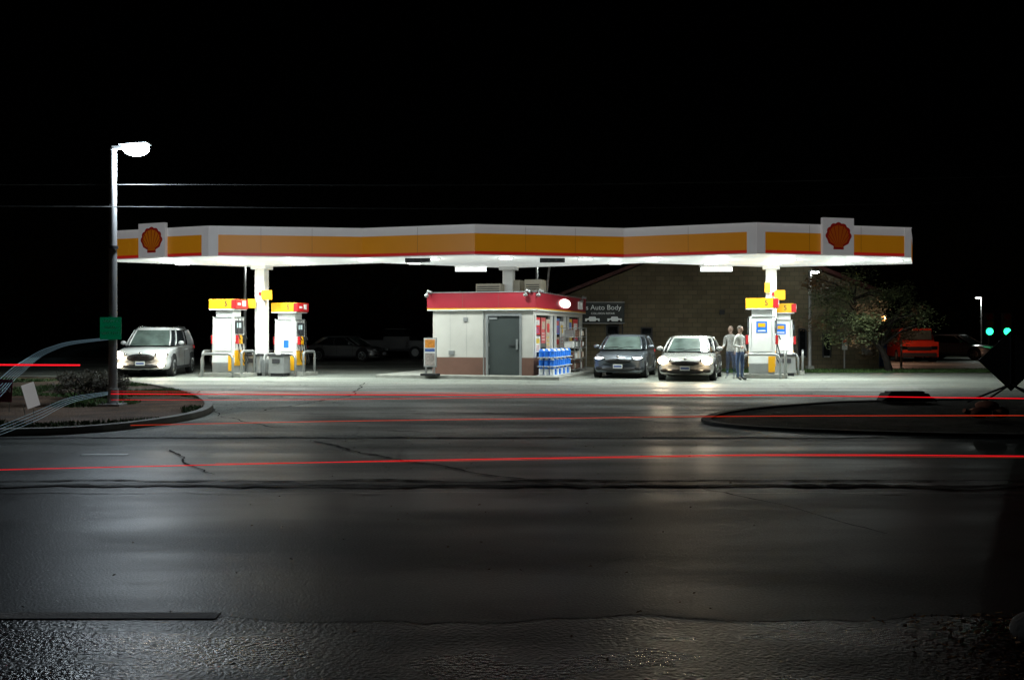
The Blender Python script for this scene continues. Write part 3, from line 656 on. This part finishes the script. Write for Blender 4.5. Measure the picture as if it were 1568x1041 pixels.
def post_lamp(name,px,d,ztop,dx,lit=0,r=.07,lens=True):
    x=PX(px,d); e=empty(name,(x,d,0)); b=MB(); b.cyl((0,0,0),(0,0,ztop),r,PG,r2=r*.8); b.box((0,0,.1),(r*4,r*4,.2),CONC)
    b.box((dx*.5,0,ztop),(abs(dx),.06,.05),PG); b.box((dx,0,ztop+.02),(.45,.25,.08),GREY); b.sph((dx,0,ztop-.045),(.18,.12,.06),LENS if lens else WHITE); b.obj('post',e)
    if lit: lamp('post_light','POINT',(dx,0,ztop-.22),lit,(.9,1,.95),e,.08)
post_lamp('lamp_post',1240,41.0,PZ(415,41.0),.22,30)
post_lamp('lamp_post',375,44,4.6,.4,28)
post_lamp('lamp_post',822,46,4.9,.4,28)
post_lamp('lamp_post',1503,62,PZ(455,62),-.2,90,.05)
b=MB(); b.cyl((PX(835,42),42,2.6),(PX(842,42),42,4.6),.05,PG); b.cyl((PX(835,42),42,0),(PX(835,42),42,2.62),.05,PG); b.obj('leaning_pipe_pole')
b=MB(); x=PX(1293,41.5); b.cyl((x,41.5,0),(x,41.5,1.3),.03,PG); b.box((x,41.46,1.1),(.22,.02,.5),WHITE); b.box((x,41.445,1.2),(.14,.006,.12),RED); b.obj('small_parking_sign')
b=MB(); x=PX(1380,44); b.cyl((x,44,0),(x,44,1.55),.05,PG); b.sph((x,44,1.55),.05,PG); b.obj('bollard')
e=empty('wall_lantern',(PX(1352,50),50,PZ(488,50))); b=MB(); b.sph((0,0,0),(.13,.13,.15),emit('warm_globe',(1,.45,.12),6)); b.box((0,0,.19),(.24,.24,.05),DGREY); b.cyl((0,0,-2.2),(0,0,-.1),.03,DGREY); b.obj('lantern',e)
lamp('lantern_light','POINT',(0.3,-.1,.1),150,(1,.55,.38),e,.1)
b=MB(); x=PX(1350,46); b.box((x,46,.5),(.35,.4,1.0),BLUE); b.box((x,46,1.03),(.38,.43,.06),DGREY); b.box((x,45.79,.7),(.25,.02,.3),WHITE); b.obj('vending_box',bevel=.02)
# ------------------------------------------------------------------ yard signs
def yard(px,py,w_,h_,m,tilt,txt=None,tm=None,zc=.12,rz=0.2):
    g=G(px,py,zc); e=empty('yard_sign',g,rz); b=MB(); 
    b.box((0,0,.18+h_/2),(w_,.012,h_),m,ry=tilt)
    for s in(-1,1): b.cyl((s*w_*.35,0,-.02),(s*w_*.35+tilt*.2,0,.25),.006,GREY,n=6)
    b.obj('panel',e)
    if txt: text(txt,.13,(0,-.012,.18+h_/2),(R(90),0,0),tm,e)
yard(2,630,.38,.42,mat('burgundy_panel',(.16,.01,.04),.5),0.05,'OPEN',WHITE)
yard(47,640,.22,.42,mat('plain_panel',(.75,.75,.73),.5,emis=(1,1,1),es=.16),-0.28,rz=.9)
# ------------------------------------------------------------------ construction sign
g=G(1548,618,.06); e=empty('road_work_sign',g,R(-12)); b=MB()
SD=mat('sign_back',(.025,.025,.027),.85)
b.box((0,0,.92),(.92,.02,.92),SD,ry=R(45)); b.box((0,.02,.92),(.05,.04,1.25),SD); b.box((0,.02,.92),(1.2,.04,.05),SD)
for x in(-.75,.75):
    for y in(-.5,.5): b.cyl((0,0,.42),(x,y,.0),.022,SD,n=6)
b.cyl((0,0,.35),(0,0,1.5),.03,SD,n=8); b.obj('sign_and_stand',e)
SB=mat('sandbag_cloth',(.40,.16,.09),.9,var=.4,vs=8,bump=.4,bs=30)
g=G(1500,640,.06); b=MB(); b.sph((0,0,.1),(.24,.15,.10),SB,rz=.3); b.sph((.18,.1,.22),(.2,.14,.09),SB,rz=-.5); b.sph((.4,0.05,.1),(.2,.14,.1),SB,rz=.9); b.cyl((-.2,-.02,.1),(-.3,-.05,.14),.04,SB); b.obj('sandbag_pile',None,g)
g=G(1385,614,.06); b=MB(); b.box((0,0,.09),(1.1,.5,.18),BLACK,taper=.85); b.box((0,0,.20),(.8,.3,.05),DGREY); 
for s in(-1,1): b.cyl((s*.45,-.2,.1),(s*.62,-.24,.02),.03,DGREY)
b.obj('sign_base_weight',None,g,R(6),bevel=.02)
GL=emit('green_signal',(.02,.8,.3),5)
for px in(1514,1541):
    d_=57; e=empty('traffic_light',(PX(px,d_),d_,0)); b=MB(); b.cyl((0,0,0),(0,0,1.4),.06,DGREY); b.box((0,0,2.02),(.50,.22,1.3),DGREY)
    for k,m in enumerate((GL,mat('amber_off',(.1,.05,0),.3),mat('red_off',(.1,0,0),.3))):
        z=1.62+k*.42; b.cyl((0,-.10,z),(0,-.125,z),.20,m,n=18); b.tube([(-.2,-.2,z),(-.14,-.22,z+.14),(0,-.23,z+.21),(.14,-.22,z+.14),(.2,-.2,z)],.012,DGREY,5)
    b.obj('signal_head',e); 
# ------------------------------------------------------------------ vegetation
def leaves(b,c,r,n,m,size,shell=.5,fl=.6,sd=0):
    vs=[];fs=[]
    c=Vector(c); k=0
    while k<n:
        v=Vector((random.gauss(0,1),random.gauss(0,1),random.gauss(0,1))).normalized()
        rad=(shell+(1-shell)*random.random()**.6)*(1+.35*noise.noise(v*2.2+Vector((sd,0,0))))
        p=c+Vector((v.x*r[0]*rad,v.y*r[1]*rad,v.z*r[2]*rad)); k+=1
        if noise.noise(p*1.9+Vector((sd,3,1)))<-.12: continue
        a=Vector((random.gauss(0,1),random.gauss(0,1),random.gauss(0,fl))).normalized(); q=a.orthogonal().normalized(); s=size*random.uniform(.6,1.3); o=len(vs)
        vs+=[p-a*s,p+q*s*.45,p+a*s,p-q*s*.45]; fs.append((o,o+1,o+2,o+3))
    b.add(vs,fs,m)
LF=mat('tree_leaves',(.09,.11,.045),.6,var=.6,vs=1.5); LF2=mat('tree_leaves_dry',(.20,.12,.06),.6,var=.5,vs=2); BARK=mat('bark',(.03,.022,.018),.9,var=.3,bump=.6,bs=20)
tx,ty=PX(1362,39.2),39.2
e=empty('leafy_tree',(tx,ty,0)); b=MB()
tp=[(0,0,0),(-.12,0,.5),(-.35,.05,1.0),(-.75,0,1.45),(-1.1,.1,2.1),(-1.4,0,2.9),(-1.6,0,3.6)]
b.tube(tp,.1,BARK,9,[.17,.13,.11,.10,.08,.05,.02])
b.tube([tp[2],(-.1,.1,1.5),(.25,.1,2.1),(.5,.1,2.6)],.06,BARK,7,[.09,.07,.05,.02])
br=[]
for i in range(44):
    o=Vector(random.choice(tp[2:6])); a=random.uniform(0,6.28); l=random.uniform(.9,2.4); q=o+Vector((math.cos(a)*l,math.sin(a)*l*.8,random.uniform(-.2,1.1))); q.z=min(q.z,3.7); mid=o.lerp(q,.5)+Vector((0,0,.2)); b.tube([o,mid,q],.02,BARK,5,[.05,.03,.01]); br.append(q)
b.obj('trunk_and_limbs',e)
b=MB()
for i,q in enumerate(br):
    leaves(b,q,(random.uniform(.4,.85),.6,random.uniform(.3,.55)),400,LF if i%3 else LF2,.055,.1,sd=i)
leaves(b,(-1.3,0,2.5),(2.3,1.5,1.25),3000,LF,.055,.3)
b.obj('crown',e)
g=G(138,611,.09); b=MB(); HB=mat('bush_leaves',(.06,.05,.03),.6,var=.6,vs=4)
for i in range(14): b.tube([(random.uniform(-.5,.5),random.uniform(-.3,.3),0),(random.uniform(-.7,.7),random.uniform(-.35,.35),.5)],.012,BARK,5)
for i in range(9): leaves(b,(-.6+.15*i,random.uniform(-.2,.2),.33+.05*random.random()),(.32,.35,.28),900,HB,.03,.2,sd=i)
b.obj('shrub',None,g)
b=MB()
DT=mat('distant_foliage',(.03,.035,.02),.8,var=.5)
for i in range(26):
    x=-70+i*5.6+random.uniform(-2,2); y=85+random.uniform(-6,8); h=random.uniform(6,10); b.cyl((x,y,0),(x,y,h*.6),.25,BARK,r2=.1,n=6); leaves(b,(x,y,h*.6),(3.2,3,h*.42),260,DT,.45,.3,sd=i)
b.obj('distant_tree_line')
FL=[mat('fallen_leaf_brown',(.45,.20,.07),.7,var=.5,vs=5),mat('fallen_leaf_orange',(.65,.33,.09),.7,var=.5,vs=5),mat('fallen_leaf_dark',(.08,.045,.025),.7)]
b=MB()
for i in range(2600):
    u=random.random()**.7; x=1.9+1.5*u; y=random.uniform(4.3,5.6)
    if random.random()>(max(0,x-1.85)/0.9)**1.5: continue
    s=random.uniform(.008,.024); a=random.random()*6.28; t=random.uniform(-.5,.5); z=.006+random.random()*.04*max(0,x-2.0)
    ca,sa=math.cos(a)*s,math.sin(a)*s
    b.add([(x-ca,y-sa,z),(x+sa*.5,y-ca*.5,z+t*.01),(x+ca,y+sa,z+.008),(x-sa*.5,y+ca*.5,z+abs(t)*.014)],[(0,1,2,3)],random.choice(FL))
for i in range(120):
    x=random.uniform(-3,2.6); y=random.uniform(4.3,15); s=random.uniform(.008,.022); a=random.random()*6.28; ca,sa=math.cos(a)*s,math.sin(a)*s
    b.add([(x-ca,y-sa,.02),(x+sa*.5,y-ca*.5,.022),(x+ca,y+sa,.026),(x-sa*.5,y+ca*.5,.03)],[(0,1,2,3)],FL[2])
b.obj('fallen_leaves')
b=MB(); b.sph((0,0,0),(.17,.2,.12),mat('boulder_stone',(.12,.11,.10),.85,var=.3,vs=8,bump=.5,bs=25),24,16); o=b.obj('boulder',None,(2.78,5.15,.03))
for v in o.data.vertices: v.co*=1+.25*noise.noise(v.co*6)
# ------------------------------------------------------------------ light trails
TR=emit('tail_trail_red',(1,.008,.018),.75); TO=emit('tail_trail_orange',(1,.06,.02),.5); TWc=emit('headlight_trail_pale',(.40,.65,.80),.13); TR2=emit('tail_trail_red_bright',(1,.01,.02),1.0)
def trail(pts,z,m,k=.00045):
    P=cat([G(px,py,z) for px,py in pts]); b=MB(); b.tube(P,.01,m,6,[k*p.y for p in P]); b.obj('light_trail')
trail([(-300,727),(0,719),(300,712),(620,705),(900,700),(1200,696),(1568,698),(1900,702)],.8,TR,.00042)
trail([(330,709),(620,706.5),(900,702),(1200,698),(1568,700)],.79,TO,.00016)
trail([(170,603),(500,604),(800,605),(1150,605),(1568,610),(1900,613)],.8,TR,.0005)
trail([(170,612),(400,612),(640,610),(900,607),(1150,606)],.78,TR,.0002)
trail([(170,599),(400,600),(640,601),(900,604),(1150,604.5)],.79,TR,.00014)
trail([(200,651),(500,645),(800,641),(1150,637),(1568,636),(1900,636)],.8,TO,.0003)
trail([(-300,557),(0,558.5),(122,559)],.8,TR2,.0009)
for i in range(6):
    o=i*3.0; trail([(-60,640+o),(0,580+o*1.8),(35,553+o*1.1),(75,532+o*.5),(115,522+o*.3),(168,517+o*.2)],.65,TWc,.00015 if i else .00024)
for i in range(4):
    o=i*4.5; trail([(-60,672+o),(0,652+o),(60,628+o),(110,608+o*.6),(165,600+o*.3)],.65,TWc,.0002)
# ------------------------------------------------------------------ person
def person(x,y,rz,al=1.0):
    e=empty('standing_person',(x,y,0.01),rz)
    V=[(0,0,.95,.13,.11),(0,0,1.12,.125,.10),(0,.01,1.30,.150,.105),(0,.01,1.44,.14,.085),(0,0,1.52,.055,.055),(0,-.01,1.60,.055,.06)]
    E=[(0,1),(1,2),(2,3),(3,4),(4,5)]
    def chain(root,pts):
        p=root
        for q in pts: V.append(q); E.append((p,len(V)-1)); p=len(V)-1
    for s in(-1,1):
        chain(0,[(s*.09,0,.88,.095,.095),(s*.11,-.02*s,.50,.06,.062),(s*.12,.02*s,.10,.042,.042),(s*.13,-.09+.02*s,.035,.04,.032),(s*.135,-.17,.03,.038,.025)])
        chain(3,[(s*.19,.01,1.41,.065,.06),(s*.24,.03,1.14,.05,.05),(s*.21,-.10 if s>0 else -.2,.94 if s>0 else 1.08,.032,.032)])
    me=bpy.data.meshes.new('body'); me.from_pydata([v[:3] for v in V],E,[]); o=bpy.data.objects.new('tmp',me); sc.collection.objects.link(o)
    o.modifiers.new('s','SKIN')
    for i,v in enumerate(V): me.skin_vertices[0].data[i].radius=(v[3],v[4])
    for i in range(len(V)): me.skin_vertices[0].data[i].use_root=(i==0)
    ss=o.modifiers.new('ss','SUBSURF'); ss.levels=2
    dg=bpy.context.evaluated_depsgraph_get(); m2=bpy.data.meshes.new_from_object(o.evaluated_get(dg)); bpy.data.objects.remove(o)
    top=mat('jacket_cloth',(.62,.62,.60),.8,var=.15,vs=8,bump=.3,alpha=al); jean=mat('denim',(.07,.11,.22),.85,var=.2,vs=12,alpha=al); skin=mat('skin',(.5,.32,.25),.5,alpha=al); shoe=mat('shoe',(.1,.1,.1),.6,alpha=al); hair=mat('hair',(.10,.08,.06),.6,alpha=al)
    m2.materials.clear()
    for m in(top,jean,skin,shoe): m2.materials.append(m)
    for p in m2.polygons:
        c=p.center; p.use_smooth=True
        p.material_index=3 if c.z<.10 else 1 if (c.z<.93 and abs(c.x)<.185) else 2 if c.z>1.50 else 0
    bo=bpy.data.objects.new('body',m2); sc.collection.objects.link(bo); bo.parent=e
    b=MB(); b.sph((0,-.02,1.67),(.078,.095,.115),skin,20,14); b.sph((0,-.0,1.70),(.085,.10,.10),hair,20,14); b.sph((0,-.118,1.655),(.014,.02,.022),skin); b.box((0,-.108,1.615),(.045,.01,.01),mat('lips',(.35,.12,.1),.5,alpha=al))
    for s in(-1,1): b.sph((s*.03,-.105,1.685),(.012,.008,.008),hair); b.sph((s*.08,-.01,1.665),(.012,.02,.03),skin)
    b.obj('head',e)
    b=MB()
    for s in(-1,1):
        w0=Vector((s*.21,-.10 if s>0 else -.2,.94 if s>0 else 1.08)); d=Vector((0,-.5,-.8)).normalized() if s>0 else Vector((-s*.2,-.9,-.1)).normalized(); side=Vector((1,0,0)); 
        b.sph(w0+d*.05,(.038,.045,.045),skin)
        for k,l in enumerate((.065,.075,.07,.055)):
            a=w0+d*.08+side*(k-1.5)*.019; b.tube([a,a+d*l*.5,a+d*l*.8+Vector((0,.012,-.012))],.008,skin,6)
        a=w0+d*.03-side*s*.035; b.tube([a,a+d*.03-side*s*.02,a+d*.055-side*s*.022],.009,skin,6)
    b.obj('hands',e)
person(PX(1133,33.0),33.0,R(40))
person(PX(1119,33.8),33.8,R(-30),.28)
